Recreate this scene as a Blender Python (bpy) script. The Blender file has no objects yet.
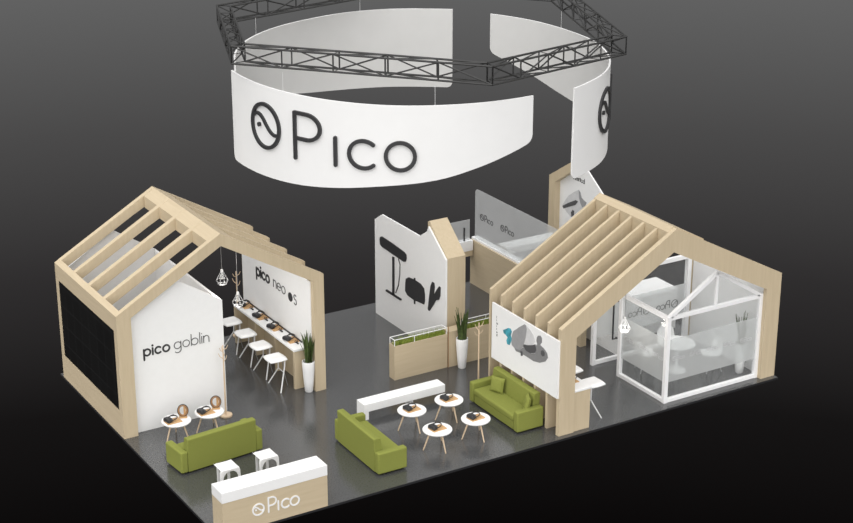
import bpy, bmesh, math, random
from mathutils import Vector, Matrix
random.seed(7)
sc = bpy.context.scene
COL = sc.collection
PI = math.pi

# ------------------------------------------------------------------ materials
def new_mat(name):
    m = bpy.data.materials.new(name); m.use_nodes = True
    return m, m.node_tree, m.node_tree.nodes['Principled BSDF']

def plain(name, col, rough=0.5, metal=0.0, var=0.06, scale=9.0, spec=0.5):
    m, nt, b = new_mat(name)
    b.inputs['Roughness'].default_value = rough
    b.inputs['Metallic'].default_value = metal
    b.inputs['Specular IOR Level'].default_value = spec
    tc = nt.nodes.new('ShaderNodeTexCoord'); n = nt.nodes.new('ShaderNodeTexNoise')
    n.inputs['Scale'].default_value = scale; n.inputs['Detail'].default_value = 3
    r = nt.nodes.new('ShaderNodeValToRGB')
    r.color_ramp.elements[0].color = tuple(c*(1-var) for c in col)+(1,)
    r.color_ramp.elements[1].color = tuple(min(1, c*(1+var)) for c in col)+(1,)
    r.color_ramp.elements[0].position = .3; r.color_ramp.elements[1].position = .7
    nt.links.new(tc.outputs['Object'], n.inputs['Vector'])
    nt.links.new(n.outputs['Fac'], r.inputs['Fac'])
    nt.links.new(r.outputs['Color'], b.inputs['Base Color'])
    return m

def wood(name, col, stretch=(9, 9, .8), var=0.045, rough=0.5):
    m, nt, b = new_mat(name)
    b.inputs['Roughness'].default_value = rough
    b.inputs['Specular IOR Level'].default_value = .3
    tc = nt.nodes.new('ShaderNodeTexCoord'); mp = nt.nodes.new('ShaderNodeMapping')
    mp.inputs['Scale'].default_value = stretch
    n = nt.nodes.new('ShaderNodeTexNoise'); n.inputs['Scale'].default_value = 1.5; n.inputs['Detail'].default_value = 6
    n.inputs['Distortion'].default_value = .6
    r = nt.nodes.new('ShaderNodeValToRGB')
    r.color_ramp.elements[0].position = .3; r.color_ramp.elements[1].position = .72
    r.color_ramp.elements[0].color = (col[0]*(1-var), col[1]*(1-var*1.2), col[2]*(1-var*1.6), 1)
    r.color_ramp.elements[1].color = (col[0]*(1+var), col[1]*(1+var), col[2]*(1+var), 1)
    nt.links.new(tc.outputs['Object'], mp.inputs['Vector']); nt.links.new(mp.outputs['Vector'], n.inputs['Vector'])
    nt.links.new(n.outputs['Fac'], r.inputs['Fac']); nt.links.new(r.outputs['Color'], b.inputs['Base Color'])
    return m

def glassy(name, opacity, col=(.82, .83, .84), tint=(.93, .95, .95)):
    """thin sheet: part clear, part milky, with a glossy coat"""
    m, nt, b = new_mat(name)
    nt.nodes.remove(b)
    out = nt.nodes['Material Output']
    tr = nt.nodes.new('ShaderNodeBsdfTransparent'); tr.inputs['Color'].default_value = tint+(1,)
    df = nt.nodes.new('ShaderNodeBsdfDiffuse'); df.inputs['Color'].default_value = col+(1,)
    tl = nt.nodes.new('ShaderNodeBsdfTranslucent'); tl.inputs['Color'].default_value = col+(1,)
    mx = nt.nodes.new('ShaderNodeMixShader'); mx.inputs[0].default_value = .4
    m2 = nt.nodes.new('ShaderNodeMixShader')
    n = nt.nodes.new('ShaderNodeTexNoise'); n.inputs['Scale'].default_value = 2.0
    mr = nt.nodes.new('ShaderNodeMapRange'); mr.inputs[3].default_value = opacity*.97; mr.inputs[4].default_value = min(1, opacity*1.03)
    tc = nt.nodes.new('ShaderNodeTexCoord')
    nt.links.new(tc.outputs['Object'], n.inputs['Vector'])
    nt.links.new(n.outputs['Fac'], mr.inputs[0]); nt.links.new(mr.outputs[0], m2.inputs[0])
    nt.links.new(df.outputs[0], mx.inputs[1]); nt.links.new(tl.outputs[0], mx.inputs[2])
    nt.links.new(tr.outputs[0], m2.inputs[1]); nt.links.new(mx.outputs[0], m2.inputs[2])
    gl = nt.nodes.new('ShaderNodeBsdfGlossy'); gl.inputs['Roughness'].default_value = .05
    fr = nt.nodes.new('ShaderNodeFresnel'); fr.inputs['IOR'].default_value = 1.25
    m3 = nt.nodes.new('ShaderNodeMixShader')
    ge = nt.nodes.new('ShaderNodeNewGeometry'); iv = nt.nodes.new('ShaderNodeMath'); iv.operation = 'SUBTRACT'; iv.inputs[0].default_value = 1
    nt.links.new(ge.outputs['Backfacing'], iv.inputs[1])
    mu = nt.nodes.new('ShaderNodeMath'); mu.operation = 'MULTIPLY'
    nt.links.new(fr.outputs[0], mu.inputs[0]); nt.links.new(iv.outputs[0], mu.inputs[1])
    nt.links.new(mu.outputs[0], m3.inputs[0]); nt.links.new(m2.outputs[0], m3.inputs[1]); nt.links.new(gl.outputs[0], m3.inputs[2])
    nt.links.new(m3.outputs[0], out.inputs['Surface'])
    return m

M = {}
M['wood'] = wood('maple_upright', (.535, .443, .308))
M['wood_y'] = wood('maple_lengthwise', (.535, .443, .308), (9, .8, 9))
M['wood_x'] = wood('maple_crosswise', (.535, .443, .308), (.8, 9, 9))
M['beech'] = wood('beech_legs', (.62, .48, .34), (20, 20, 2))
M['tray'] = wood('oak_tray', (.55, .34, .165), (3, 20, 20), var=.12)
M['white'] = plain('white_lacquer', (.84, .84, .84), .35, var=.01)
M['panel'] = plain('white_print_panel', (.82, .82, .82), .55, var=.01)
M['frame_white'] = plain('white_powder_coat', (.84, .84, .85), .4, var=.01)
M['banner'] = plain('white_banner_cloth', (.80, .80, .80), .75, var=.012, scale=2)
M['green'] = plain('olive_green_fabric', (.213, .233, .054), .9, var=.08, scale=60, spec=.15)
M['black'] = plain('black_plastic', (.02, .02, .022), .4)
M['ink'] = plain('black_lettering', (.03, .03, .032), .5)
M['ink_soft'] = plain('grey_lettering', (.10, .10, .10), .5)
M['truss'] = plain('dark_truss_metal', (.028, .028, .028), .5, var=.1)
M['led'] = None
M['grey'] = plain('grey_print', (.21, .21, .215), .6)
M['grey_mid'] = plain('mid_grey_print', (.30, .30, .31), .6)
M['grey_light'] = plain('light_grey_print', (.50, .50, .51), .6)
M['grey_pale'] = plain('pale_silver_print', (.60, .60, .61), .5)
M['grey_dark'] = plain('dark_grey_print', (.075, .075, .08), .6)
M['teal'] = plain('teal_print', (.05, .30, .38), .6, var=.4, scale=9)
M['leaf'] = plain('sansevieria_leaf', (.055, .085, .02), .5, var=.5, scale=14)
M['grass'] = plain('planter_grass', (.27, .34, .05), .7, var=.35, scale=22)
M['soil'] = plain('dark_soil', (.05, .04, .025), .9, var=.3)
M['brown'] = plain('brown_leather', (.30, .16, .07), .5)
M['steel'] = plain('steel_wire', (.35, .35, .36), .3, metal=.7)
M['glass'] = glassy('clear_glass', .06, tint=(.98, .985, .985))
M['frost'] = glassy('frosted_glass', .34, col=(.9, .9, .9))
M['smoke'] = glassy('grey_frosted_glass', .36, col=(.86, .86, .865))
M['shaded_inner_face'] = plain('banner_cloth_painted_shade', (.60, .60, .595), .8, var=.015, scale=2)  # inner side of the white banners, dimmer light painted in as grey
M['wire'] = plain('thin_lamp_wire', (.45, .45, .46), .4)
M['milk'] = glassy('milky_glass', .46, col=(.9, .9, .9))
M['bulb'] = glassy('lamp_glass', .25, col=(.9, .9, .9))

# LED wall: black with faint tile joints
def led():
    m, nt, b = new_mat('led_wall_black')
    b.inputs['Roughness'].default_value = .35; b.inputs['Specular IOR Level'].default_value = .2
    tc = nt.nodes.new('ShaderNodeTexCoord'); mp = nt.nodes.new('ShaderNodeMapping')
    mp.inputs['Rotation'].default_value = (0, PI/2, 0)
    br = nt.nodes.new('ShaderNodeTexBrick'); br.offset = 0
    br.inputs['Color1'].default_value = (.006, .006, .006, 1); br.inputs['Color2'].default_value = (.0075, .0075, .0075, 1)
    br.inputs['Mortar'].default_value = (.02, .02, .021, 1); br.inputs['Scale'].default_value = 1
    br.inputs['Brick Width'].default_value = .5; br.inputs['Row Height'].default_value = .5; br.inputs['Mortar Size'].default_value = .006
    nt.links.new(tc.outputs['Object'], mp.inputs['Vector'])
    sp = nt.nodes.new('ShaderNodeSeparateXYZ'); cb = nt.nodes.new('ShaderNodeCombineXYZ')
    nt.links.new(tc.outputs['Object'], sp.inputs[0])
    nt.links.new(sp.outputs['Y'], cb.inputs['X']); nt.links.new(sp.outputs['Z'], cb.inputs['Y'])
    nt.links.new(cb.outputs[0], br.inputs['Vector'])
    nt.links.new(br.outputs['Color'], b.inputs['Base Color'])
    return m
M['led'] = led()

def floor_mat():
    m, nt, b = new_mat('polished_dark_floor')
    tc = nt.nodes.new('ShaderNodeTexCoord')
    n = nt.nodes.new('ShaderNodeTexNoise'); n.inputs['Scale'].default_value = 28; n.inputs['Detail'].default_value = 5
    r = nt.nodes.new('ShaderNodeValToRGB')
    r.color_ramp.elements[0].position = .35; r.color_ramp.elements[0].color = (.052, .053, .055, 1)
    r.color_ramp.elements[1].position = .7; r.color_ramp.elements[1].color = (.07, .071, .072, 1)
    nt.links.new(tc.outputs['Object'], n.inputs['Vector']); nt.links.new(n.outputs['Fac'], r.inputs['Fac'])
    nt.links.new(r.outputs['Color'], b.inputs['Base Color'])
    b.inputs['Roughness'].default_value = .16
    b.inputs['Specular IOR Level'].default_value = 1.0
    n2 = nt.nodes.new('ShaderNodeTexNoise'); n2.inputs['Scale'].default_value = 45; n2.inputs['Detail'].default_value = 2
    bp = nt.nodes.new('ShaderNodeBump'); bp.inputs['Strength'].default_value = .07; bp.inputs['Distance'].default_value = .02
    nt.links.new(tc.outputs['Object'], n2.inputs['Vector']); nt.links.new(n2.outputs['Fac'], bp.inputs['Height'])
    nt.links.new(bp.outputs['Normal'], b.inputs['Normal'])
    return m
M['floor'] = floor_mat()

# ------------------------------------------------------------------ mesh builder
class MB:
    def __init__(s): s.v = []; s.f = []
    def add(s, vs, fs, mat=None):
        k = len(s.v)
        for p in vs:
            p = Vector(p)
            s.v.append(mat @ p if mat else p)
        for f in fs: s.f.append([k+i for i in f])
        return s
    def box(s, x0, x1, y0, y1, z0, z1, mat=None):
        vs = [(x, y, z) for x in (x0, x1) for y in (y0, y1) for z in (z0, z1)]
        return s.add(vs, [(0, 1, 3, 2), (4, 6, 7, 5), (0, 4, 5, 1), (2, 3, 7, 6), (0, 2, 6, 4), (1, 5, 7, 3)], mat)
    def prism(s, poly, axis, a, b, mat=None):
        """poly: 2-D outline. axis 'y': poly=(x,z); axis 'x': poly=(y,z); axis 'z': poly=(x,y)"""
        def P(u, v, w): return {'y': (u, w, v), 'x': (w, u, v), 'z': (u, v, w)}[axis]
        n = len(poly)
        vs = [P(u, v, a) for u, v in poly]+[P(u, v, b) for u, v in poly]
        fs = [tuple(range(n)), tuple(range(2*n-1, n-1, -1))]
        fs += [(i, (i+1) % n, n+(i+1) % n, n+i) for i in range(n)]
        return s.add(vs, fs, mat)
    def tube(s, pts, r, n=8, closed=False, mat=None, r2=None):
        pts = [Vector(p) for p in pts]; N = len(pts); vs = []; fs = []
        up = None
        for i, p in enumerate(pts):
            if closed: t = pts[(i+1) % N]-pts[i-1]
            else: t = pts[min(i+1, N-1)]-pts[max(i-1, 0)]
            t.normalize()
            if up is None: up = Vector((0, 0, 1)) if abs(t.z) < .9 else Vector((1, 0, 0))
            a = t.cross(up)
            if a.length < 1e-4: a = t.cross(Vector((0, 1, .3)))
            a.normalize(); b = a.cross(t); up = b
            rr = r if r2 is None else r+(r2-r)*i/max(1, N-1)
            for k in range(n):
                q = 2*PI*k/n
                vs.append(p+a*math.cos(q)*rr+b*math.sin(q)*rr)
        m = N if closed else N-1
        for i in range(m):
            j = (i+1) % N
            for k in range(n):
                fs.append((i*n+k, i*n+(k+1) % n, j*n+(k+1) % n, j*n+k))
        if not closed:
            fs.append(tuple(range(n-1, -1, -1))); fs.append(tuple((N-1)*n+k for k in range(n)))
        return s.add(vs, fs, mat)
    def lathe(s, prof, n=32, mat=None, c=(0, 0)):
        vs = []; fs = []
        for r, z in prof:
            for k in range(n):
                q = 2*PI*k/n; vs.append((c[0]+r*math.cos(q), c[1]+r*math.sin(q), z))
        for i in range(len(prof)-1):
            for k in range(n): fs.append((i*n+k, i*n+(k+1) % n, (i+1)*n+(k+1) % n, (i+1)*n+k))
        if prof[0][0] > 1e-5: fs.append(tuple(range(n-1, -1, -1)))
        if prof[-1][0] > 1e-5: fs.append(tuple((len(prof)-1)*n+k for k in range(n)))
        return s.add(vs, fs, mat)
    def stroke(s, pts, w, mapf, d, closed=False):
        """flat letter stroke with round ends, mapf(u,v,h)->point, d = depth of the letter"""
        P = [Vector((p[0], p[1])) for p in pts]; N = len(P); L = []; R = []
        for i in range(N):
            if closed: t = P[(i+1) % N]-P[i-1]
            else: t = P[min(i+1, N-1)]-P[max(i-1, 0)]
            t.normalize(); nn = Vector((-t.y, t.x))*w/2
            L.append(P[i]+nn); R.append(P[i]-nn)
        if closed:
            vs = []; fs = []
            for i in range(N):
                vs += [mapf(L[i].x, L[i].y, d), mapf(R[i].x, R[i].y, d), mapf(L[i].x, L[i].y, 0), mapf(R[i].x, R[i].y, 0)]
            for i in range(N):
                a = 4*i; b = 4*((i+1) % N)
                fs += [(a, a+1, b+1, b), (a, b, b+2, a+2), (a+1, a+3, b+3, b+1), (a+2, b+2, b+3, a+3)]
            return s.add(vs, fs)
        def cap(c, fromv):
            out = []; v = fromv-c; a0 = math.atan2(v.y, v.x); r = w/2
            for k in range(1, 6): out.append((c.x+r*math.cos(a0-PI*k/6), c.y+r*math.sin(a0-PI*k/6)))
            return out
        # body
        vs = []; fs = []
        for i in range(N):
            vs += [mapf(L[i].x, L[i].y, d), mapf(R[i].x, R[i].y, d), mapf(L[i].x, L[i].y, 0), mapf(R[i].x, R[i].y, 0)]
        for i in range(N-1):
            a = 4*i; b = a+4
            fs += [(a, a+1, b+1, b), (a, b, b+2, a+2), (a+1, a+3, b+3, b+1), (a+2, b+2, b+3, a+3)]
        s.add(vs, fs)
        for c, e0, e1 in ((P[-1], L[-1], R[-1]), (P[0], R[0], L[0])):
            ring = [(e0.x, e0.y)]+cap(c, e0)+[(e1.x, e1.y)]
            n = len(ring)
            vs = [mapf(u, v, d) for u, v in ring]+[mapf(u, v, 0) for u, v in ring]
            fs = [tuple(range(n)), tuple(range(2*n-1, n-1, -1))]+[(i, i+n, i+n+1, i+1) for i in range(n-1)]
            s.add(vs, fs)
        return s
    def disc(s, c, r, mapf, d, n=20, sq=1.0):
        ring = [(c[0]+r*math.cos(2*PI*k/n), c[1]+r*sq*math.sin(2*PI*k/n)) for k in range(n)]
        return s.patch(ring, mapf, d)
    def patch(s, ring, mapf, d):
        n = len(ring)
        vs = [mapf(u, v, d) for u, v in ring]+[mapf(u, v, 0) for u, v in ring]
        fs = [tuple(range(n)), tuple(range(2*n-1, n-1, -1))]+[(i, (i+1) % n, n+(i+1) % n, n+i) for i in range(n)]
        return s.add(vs, fs)
    def build(s, name, mat, parent=None, bevel=0, seg=2, smooth=False, sub=0):
        off = Vector((0, 0, 0))
        if parent is not None: off = WORLD_OFF.get(parent.name, off)
        me = bpy.data.meshes.new(name)
        me.from_pydata([tuple(p-off) for p in s.v], [], s.f)
        bm = bmesh.new(); bm.from_mesh(me)
        bmesh.ops.recalc_face_normals(bm, faces=bm.faces)
        bm.to_mesh(me); bm.free()
        me.materials.append(M[mat] if isinstance(mat, str) else mat)
        o = bpy.data.objects.new(name, me); COL.objects.link(o)
        if parent is not None:
            o.parent = parent; WORLD_OFF[o.name] = off
        if bevel:
            b = o.modifiers.new('soft_edges', 'BEVEL'); b.width = bevel; b.segments = seg; b.limit_method = 'ANGLE'
            b.angle_limit = math.radians(40)
        if sub:
            q = o.modifiers.new('smooth', 'SUBSURF'); q.levels = sub; q.render_levels = sub
        if smooth or bevel or sub:
            for p in me.polygons: p.use_smooth = True
            if not sub:
                try:
                    me.set_sharp_from_angle(angle=math.radians(35))
                except Exception: pass
        return o

WORLD_OFF = {}   # empties whose children are written in world coordinates

def tag(o, label, cat, group=None, kind=None):
    o['label'] = label; o['category'] = cat
    if group: o['group'] = group
    if kind: o['kind'] = kind
    return o

def thing(name, label, cat, loc=(0, 0, 0), rz=0, group=None, world=False):
    o = bpy.data.objects.new(name, None); COL.objects.link(o)
    o.location = loc; o.rotation_euler = (0, 0, rz); o.empty_display_size = .2
    tag(o, label, cat, group)
    if world: WORLD_OFF[o.name] = Vector(loc)
    return o

def dup(root, loc, rz, label):
    r = root.copy(); COL.objects.link(r); r.location = loc; r.rotation_euler = (0, 0, rz); r['label'] = label
    def rec(a, b):
        for ch in list(a.children):
            c = ch.copy(); COL.objects.link(c); c.parent = b
            rec(ch, c)
    kids = [c for c in root.children]
    for ch in kids:
        c = ch.copy(); COL.objects.link(c); c.parent = r
        for g in list(ch.children):
            d = g.copy(); COL.objects.link(d); d.parent = c
    return r

# ------------------------------------------------------------------ stroke lettering
def arc(cx, cy, rx, a0, a1, n=22, ry=None):
    ry = rx if ry is None else ry
    return [(cx+rx*math.cos(math.radians(a0+(a1-a0)*i/n)), cy+ry*math.sin(math.radians(a0+(a1-a0)*i/n))) for i in range(n+1)]
def ring(cx, cy, r, n=32): return [(cx+r*math.cos(2*PI*k/n), cy+r*math.sin(2*PI*k/n)) for k in range(n)]
# letter -> (advance, [(points, closed)], [dots])   x-height = 1
GLY = {
 'o': (1.0, [(ring(.5, .5, .5), True)], []),
 'p': (1.0, [(ring(.5, .5, .5), True), ([(0, 1.0), (0, -.62)], False)], []),
 'b': (1.0, [(ring(.5, .5, .5), True), ([(0, 0), (0, 1.65)], False)], []),
 'g': (1.0, [(ring(.5, .5, .5), True), ([(1, 1.0), (1, -.1)]+arc(.5, -.12, .5, 0, -140, 14), False)], []),
 'c': (.86, [(arc(.5, .5, .5, 48, 312), False)], []),
 'e': (1.0, [([(.0, .5), (1, .5)]+arc(.5, .5, .5, 4, 310, 24), False)], []),
 'i': (.0, [([(0, 0), (0, 1)], False)], [(0, 1.42)]),
 'l': (.0, [([(0, 0), (0, 1.65)], False)], []),
 'n': (.8, [([(0, 0), (0, 1)], False), ([(0, .6)]+arc(.4, .6, .4, 180, 0, 14)+[(.8, 0)], False)], []),
 's': (.62, [(arc(.31, .755, .245, 40, 270, 14)+arc(.31, .265, .265, 90, -140, 14), False)], []),
 'r': (.4, [([(0, 0), (0, 1)], False), (arc(.4, .6, .4, 180, 90, 8), False)], []),
 't': (.4, [([(.2, 0), (.2, 1.4)], False), ([(0, 1), (.45, 1)], False)], []),
 'm': (1.3, [([(0, 0), (0, 1)], False), ([(0, .65)]+arc(.33, .65, .33, 180, 0, 10)+[(.66, 0)], False), ([(.66, .65)]+arc(.98, .65, .32, 180, 0, 10)+[(1.3, 0)], False)], []),
 'd': (1.0, [(ring(.5, .5, .5), True), ([(1, 0), (1, 1.65)], False)], []),
 'P': (.85, [([(0, 0), (0, 1.66)], False), ([(0, 1.66), (.42, 1.66)]+arc(.42, 1.2, .46, 84, -84, 14)+[(.42, .74), (0, .74)], False)], []),
 'I': (.0, [([(0, 0), (0, 1)], False)], []),
 ' ': (.25, [], []),
}
def text_adv(txt, gap):
    return sum(GLY[c][0]+gap for c in txt)-gap
def write(mb, txt, u0, v0, xh, w, mapf, d, gap=.33, sx=1.0):
    """returns the end u"""
    u = u0
    for c in txt:
        adv, st, dots = GLY[c]
        for kk, (pts, cl) in enumerate(st):
            mb.stroke([(u+p[0]*xh*sx, v0+p[1]*xh) for p in pts], w, mapf, d*(1+.06*kk), cl)
        for q in dots: mb.disc((u+q[0]*xh*sx, v0+q[1]*xh), w*.62, mapf, d, 12)
        u += (adv+gap)*xh*sx
    return u
def emblem(mb, cu, cv, r, w, mapf, d, flip=1, sx=1.0):
    """ring with a wave from the left rim to the right rim, and a dot"""
    n = 44
    mb.stroke([(cu+sx*r*math.cos(2*PI*k/n), cv+r*math.sin(2*PI*k/n)) for k in range(n)], w, mapf, d, True)
    wave = [(-.94, .28), (-.72, .46), (-.42, .48), (-.14, .32), (.10, .06), (.36, -.18), (.64, -.31), (.95, -.28)]
    fine = []
    for i in range(len(wave)-1):
        for t in (0, .33, .66):
            p0 = wave[max(0, i-1)]; p1 = wave[i]; p2 = wave[i+1]; p3 = wave[min(len(wave)-1, i+2)]
            def cr(a, b, c, e): return .5*((2*b)+(-a+c)*t+(2*a-5*b+4*c-e)*t*t+(-a+3*b-3*c+e)*t**3)
            fine.append((cr(p0[0], p1[0], p2[0], p3[0]), cr(p0[1], p1[1], p2[1], p3[1])))
    fine.append(wave[-1])
    mb.stroke([(cu+sx*r*x, cv+r*y) for x, y in fine], w*.85, mapf, d*.92)
    mb.disc((cu-.45*r*sx, cv-.02*r), w*.62, mapf, d, 14)

def on_front(y): return lambda u, v, h: (u, y-h, v)          # face looking to -y, u = x
def on_left(x): return lambda u, v, h: (x-h, -u, v)          # face looking to -x, u = -y (reads far to near)

# ================================================================== setting
for i_, (a_, b_, c_, d_) in enumerate(((-.012, 15.052, -.012, 0), (-.012, 0, 0, 9.32), (15.045, 15.052, 0, 9.32), (-.012, 15.052, 9.32, 9.327))):
    tr_ = MB().box(a_, b_, c_, d_, -.05, -.001).build('trim_%d' % (i_+1), 'black'); tr_['kind'] = 'structure'
    tr_['label'] = 'black edge strip round the exhibition floor'; tr_['category'] = 'trim'
f = MB().box(0, 15.045, 0, 9.32, -.04, 0).build('floor', 'floor'); f['kind'] = 'structure'
f['label'] = 'dark polished exhibition floor slab'; f['category'] = 'floor'

# ================================================================== left house
H = thing('timber_house_frame', 'left timber house frame of five gabled portals around a black video wall', 'house frame', (2.6, 7.1, 0), world=True)
def zl(x): return 3.02+1.48*x/2.6
def zr(x): return 4.5-1.5*(x-2.6)/2.6
ys = [5.13, 6.0875, 7.045, 8.0025, 8.96]
for i, y in enumerate(ys):
    lo = .0 if i == 0 else .10
    li = .345 if i == 0 else .24
    dz = .30 if i == 0 else .27
    poly = [(lo, 0), (lo, zl(lo)), (2.6, 4.5), (5.2, 3.0), (5.2, 0), (4.92, 0), (4.92, zr(4.92)-.3), (2.6, 4.2), (2.0, zl(2.0)-dz), (li, zl(li)-dz), (li, 0)]
    MB().prism(poly, 'y', y, y+.14).build('gable_portal', 'wood', H)
MB().prism([(0.0, 2.62), (0, zl(0)-.004), (.13, zl(.13)-.004), (.13, 2.62)], 'y', 5.272, 9.098).build('eave_beam', 'wood_y', H)
MB().prism([(2.32, zl(2.32)-.004), (2.6, 4.496), (2.95, zr(2.95)-.004), (2.95, zr(2.95)-.26), (2.6, 4.22), (2.32, zl(2.32)-.30)], 'y', 5.272, 8.955).build('ridge_board', 'wood_y', H)
w = MB().box(0, .1, 5.272, 9.098, 0, .648).box(0, .1, 8.902, 9.098, .648, 2.62).box(0, .1, 5.272, 5.328, .648, 2.62)
w.box(.085, .1, 5.328, 8.902, .648, 2.62).build('side_wall', 'wood_y', H)
wp = MB().box(4.90, 4.93, 5.272, 9.05, 0, 2.80).build('wall_panel', 'panel', H); wp['label'] = 'white inner wall panel with black lettering'
MB().box(5.0, 5.12, 5.272, 9.08, 0, 2.95).build('outer_boarding', 'wood_y', H)
t = MB(); mp = on_left(4.90)
e = write(t, 'pico', -8.20, 2.02, .185, .055, mp, .012, gap=.36)
t.build('lettering', 'ink', wp)
t = MB(); e = write(t, 'neo', -7.24, 2.02, .19, .024, mp, .012, gap=.30)
t.build('lettering', 'ink_soft', wp)
t = MB(); write(t, 's', -6.14, 1.95, .25, .026, mp, .012); t.build('lettering', 'ink_soft', wp)
t = MB().disc((-6.32, 2.06), .115, mp, .012, 28); t.build('dot_mark', 'ink', wp)
vw = MB().box(.004, .08, 5.332, 8.898, .652, 2.616).build('video_wall', 'led')
tag(vw, 'black video wall set into the outer side of the left timber house', 'video wall')

# white room in the left house
R_ = thing('white_storage_booth', 'white gabled booth with black front lettering filling the left timber house', 'booth', (1.5, 7.1, 0), world=True)
pent = [(.35, 0), (.35, 2.82), (1.515, 3.55), (2.64, 2.82), (2.64, 0)]
fp = MB().prism(pent, 'y', 5.285, 5.345).build('front_panel', 'panel', R_)
MB().prism(pent, 'y', 9.12, 9.18).build('back_panel', 'panel', R_)
MB().box(2.58, 2.639, 5.346, 9.119, 0, 2.82).build('side_panel', 'panel', R_)
mp = on_front(5.285)
t = MB(); write(t, 'pico', .66, 1.86, .155, .042, mp, .012, gap=.38); t.build('lettering', 'ink', fp)
t = MB(); write(t, 'goblin', 1.40, 1.865, .165, .018, mp, .012, gap=.285); t.build('lettering', 'ink_soft', fp)

# bar counter in the left house
B = thing('bar_counter', 'long white topped wooden bar with four stools in the left timber house', 'counter', (4.7, 7.3, 0), world=True)
MB().box(4.52, 4.895, 5.46, 8.86, 1.00, 1.06).build('countertop', 'white', B, bevel=.008)
MB().box(4.55, 4.88, 5.50, 5.58, 0, 1.00).build('end_panel', 'wood', B)
MB().box(4.52, 4.88, 8.76, 8.84, 0, 1.00).build('end_panel', 'wood', B)
MB().box(4.85, 4.895, 5.58, 8.76, 0, 1.00).build('back_board', 'wood_y', B)
for y in (6.68, 7.80): MB().box(4.62, 4.85, y, y+.06, 0, 1.00).build('divider', 'wood', B)
MB().box(4.882, 4.897, 5.75, 8.82, 1.06, 1.10).build('cable_rail', 'black', B)

# ------------------------------------------------------------------ bar stools
def make_stool(label, loc, rz):
    s = thing('bar_stool', label, 'stool', loc, rz, 'white bar stools'); s.scale = (1.1, 1.1, 1.09)
    # seat shell: gently dished rounded square, turned-down edges
    mb = MB(); n = 10
    vs = []; fs = []
    for i in range(n+1):
        for j in range(n+1):
            a = -1+2*i/n; b = -1+2*j/n
            x = a*math.sqrt(1-b*b*.22)*.225; y = b*math.sqrt(1-a*a*.22)*.225
            z = .775-.018*(1-a*a)*(1-b*b)-.045*max(abs(a), abs(b))**8
            vs.append((x, y, z))
    m = (n+1)**2
    vs += [(x, y, z-.022) for x, y, z in vs]
    for i in range(n):
        for j in range(n):
            q = i*(n+1)+j
            fs.append((q, q+1, q+n+2, q+n+1)); fs.append((m+q, m+q+n+1, m+q+n+2, m+q+1))
    for k in range(n):
        for a, b in (((k)*(n+1), (k+1)*(n+1)), (k*(n+1)+n, (k+1)*(n+1)+n), (k, k+1), (n*(n+1)+k, n*(n+1)+k+1)):
            fs.append((a, b, m+b, m+a))
    mb.add(vs, fs).build('seat', 'white', s, smooth=True)
    for sy in (-1, 1):
        MB().tube([(.15, .165*sy, .75), (.145, .155*sy, .55), (.13, .135*sy, .40), (-.04, .31*sy, 0)], .017, 8, r2=.014).build('leg', 'white', s, smooth=True)
    MB().tube([(.16, 0, .75), (.19, 0, .40), (.27, -.02, 0)], .010, 8, r2=.008).build('leg', 'steel', s, smooth=True)
    MB().tube([(.13, -.135, .40), (.13, .135, .40)], .013, 6).build('footrest', 'white', s, smooth=True)
    return s
s0 = make_stool('white bar stool at the bar, nearest the potted plant', (4.20, 5.83, 0), 0)
dup(s0, (4.22, 6.69, 0), .03, 'white bar stool at the bar, second from the potted plant')
dup(s0, (4.23, 7.56, 0), -.02, 'white bar stool at the bar, third from the potted plant')
dup(s0, (4.24, 8.44, 0), .02, 'white bar stool at the bar, farthest from the potted plant, half behind the booth')
dup(s0, (9.92, .74, 0), PI, 'white bar stool beside the wooden end panel of the right house bar')
dup(s0, (9.92, 1.62, 0), PI, 'white bar stool behind the front one, mostly hidden by the right house leg')

# ------------------------------------------------------------------ headsets, trays
def make_tray(label, loc, rz, sx=.36, sy=.26):
    t = MB().box(-sx/2, sx/2, -sy/2, sy/2, 0, .018).build('wooden_tray', 'tray', None, bevel=.006)
    t.location = loc; t.rotation_euler = (0, 0, rz)
    return tag(t, label, 'tray', 'wooden display trays')
def make_headset(label, loc, rz):
    h = thing('vr_headset', label, 'headset', loc, rz, 'black headsets on trays')
    h.scale = (1.05, 1.05, 1.05)
    mb = MB()
    prof = [(-.10, .0), (-.105, .05), (-.08, .09), (.08, .09), (.105, .05), (.10, .0), (.03, -.0), (0, .018), (-.03, 0)]
    mb.prism([(x, z+.002) for x, z in prof], 'y', -.11, -.02).build('visor', 'black', h, bevel=.014, seg=3)
    MB().prism([(x*.85, .010+z*.8) for x, z in prof], 'y', -.02, .02).build('face_pad', 'grey_dark', h, bevel=.01)
    st = [(.105*math.cos(a), .03+.14*max(0, math.sin(a)), .05+.015*math.sin(a)) for a in [PI*k/16 for k in range(17)]]
    MB().tube([(.1, -.05, .05)]+st+[(-.1, -.05, .05)], .011, 6).build('strap', 'black', h, smooth=True)
    MB().tube([(0, -.04, .09), (0, .02, .125), (0, .09, .12), (0, .165, .075)], .011, 6).build('top_strap', 'black', h, smooth=True)
    return h
tr0 = None; hs0 = None
def kit(x, y, z, rz, where, hrz=None, dx=0, dy=0):
    global tr0, hs0
    lt = 'wooden tray '+where; lh = 'black headset '+where
    hrz = rz if hrz is None else hrz
    if tr0 is None:
        tr0 = make_tray(lt, (x, y, z), rz); hs0 = make_headset(lh, (x+dx, y+dy, z+.018), hrz)
    else:
        t = tr0.copy(); COL.objects.link(t); t.location = (x, y, z); t.rotation_euler = (0, 0, rz); t['label'] = lt
        dup(hs0, (x+dx, y+dy, z+.018), hrz, lh)

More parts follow.
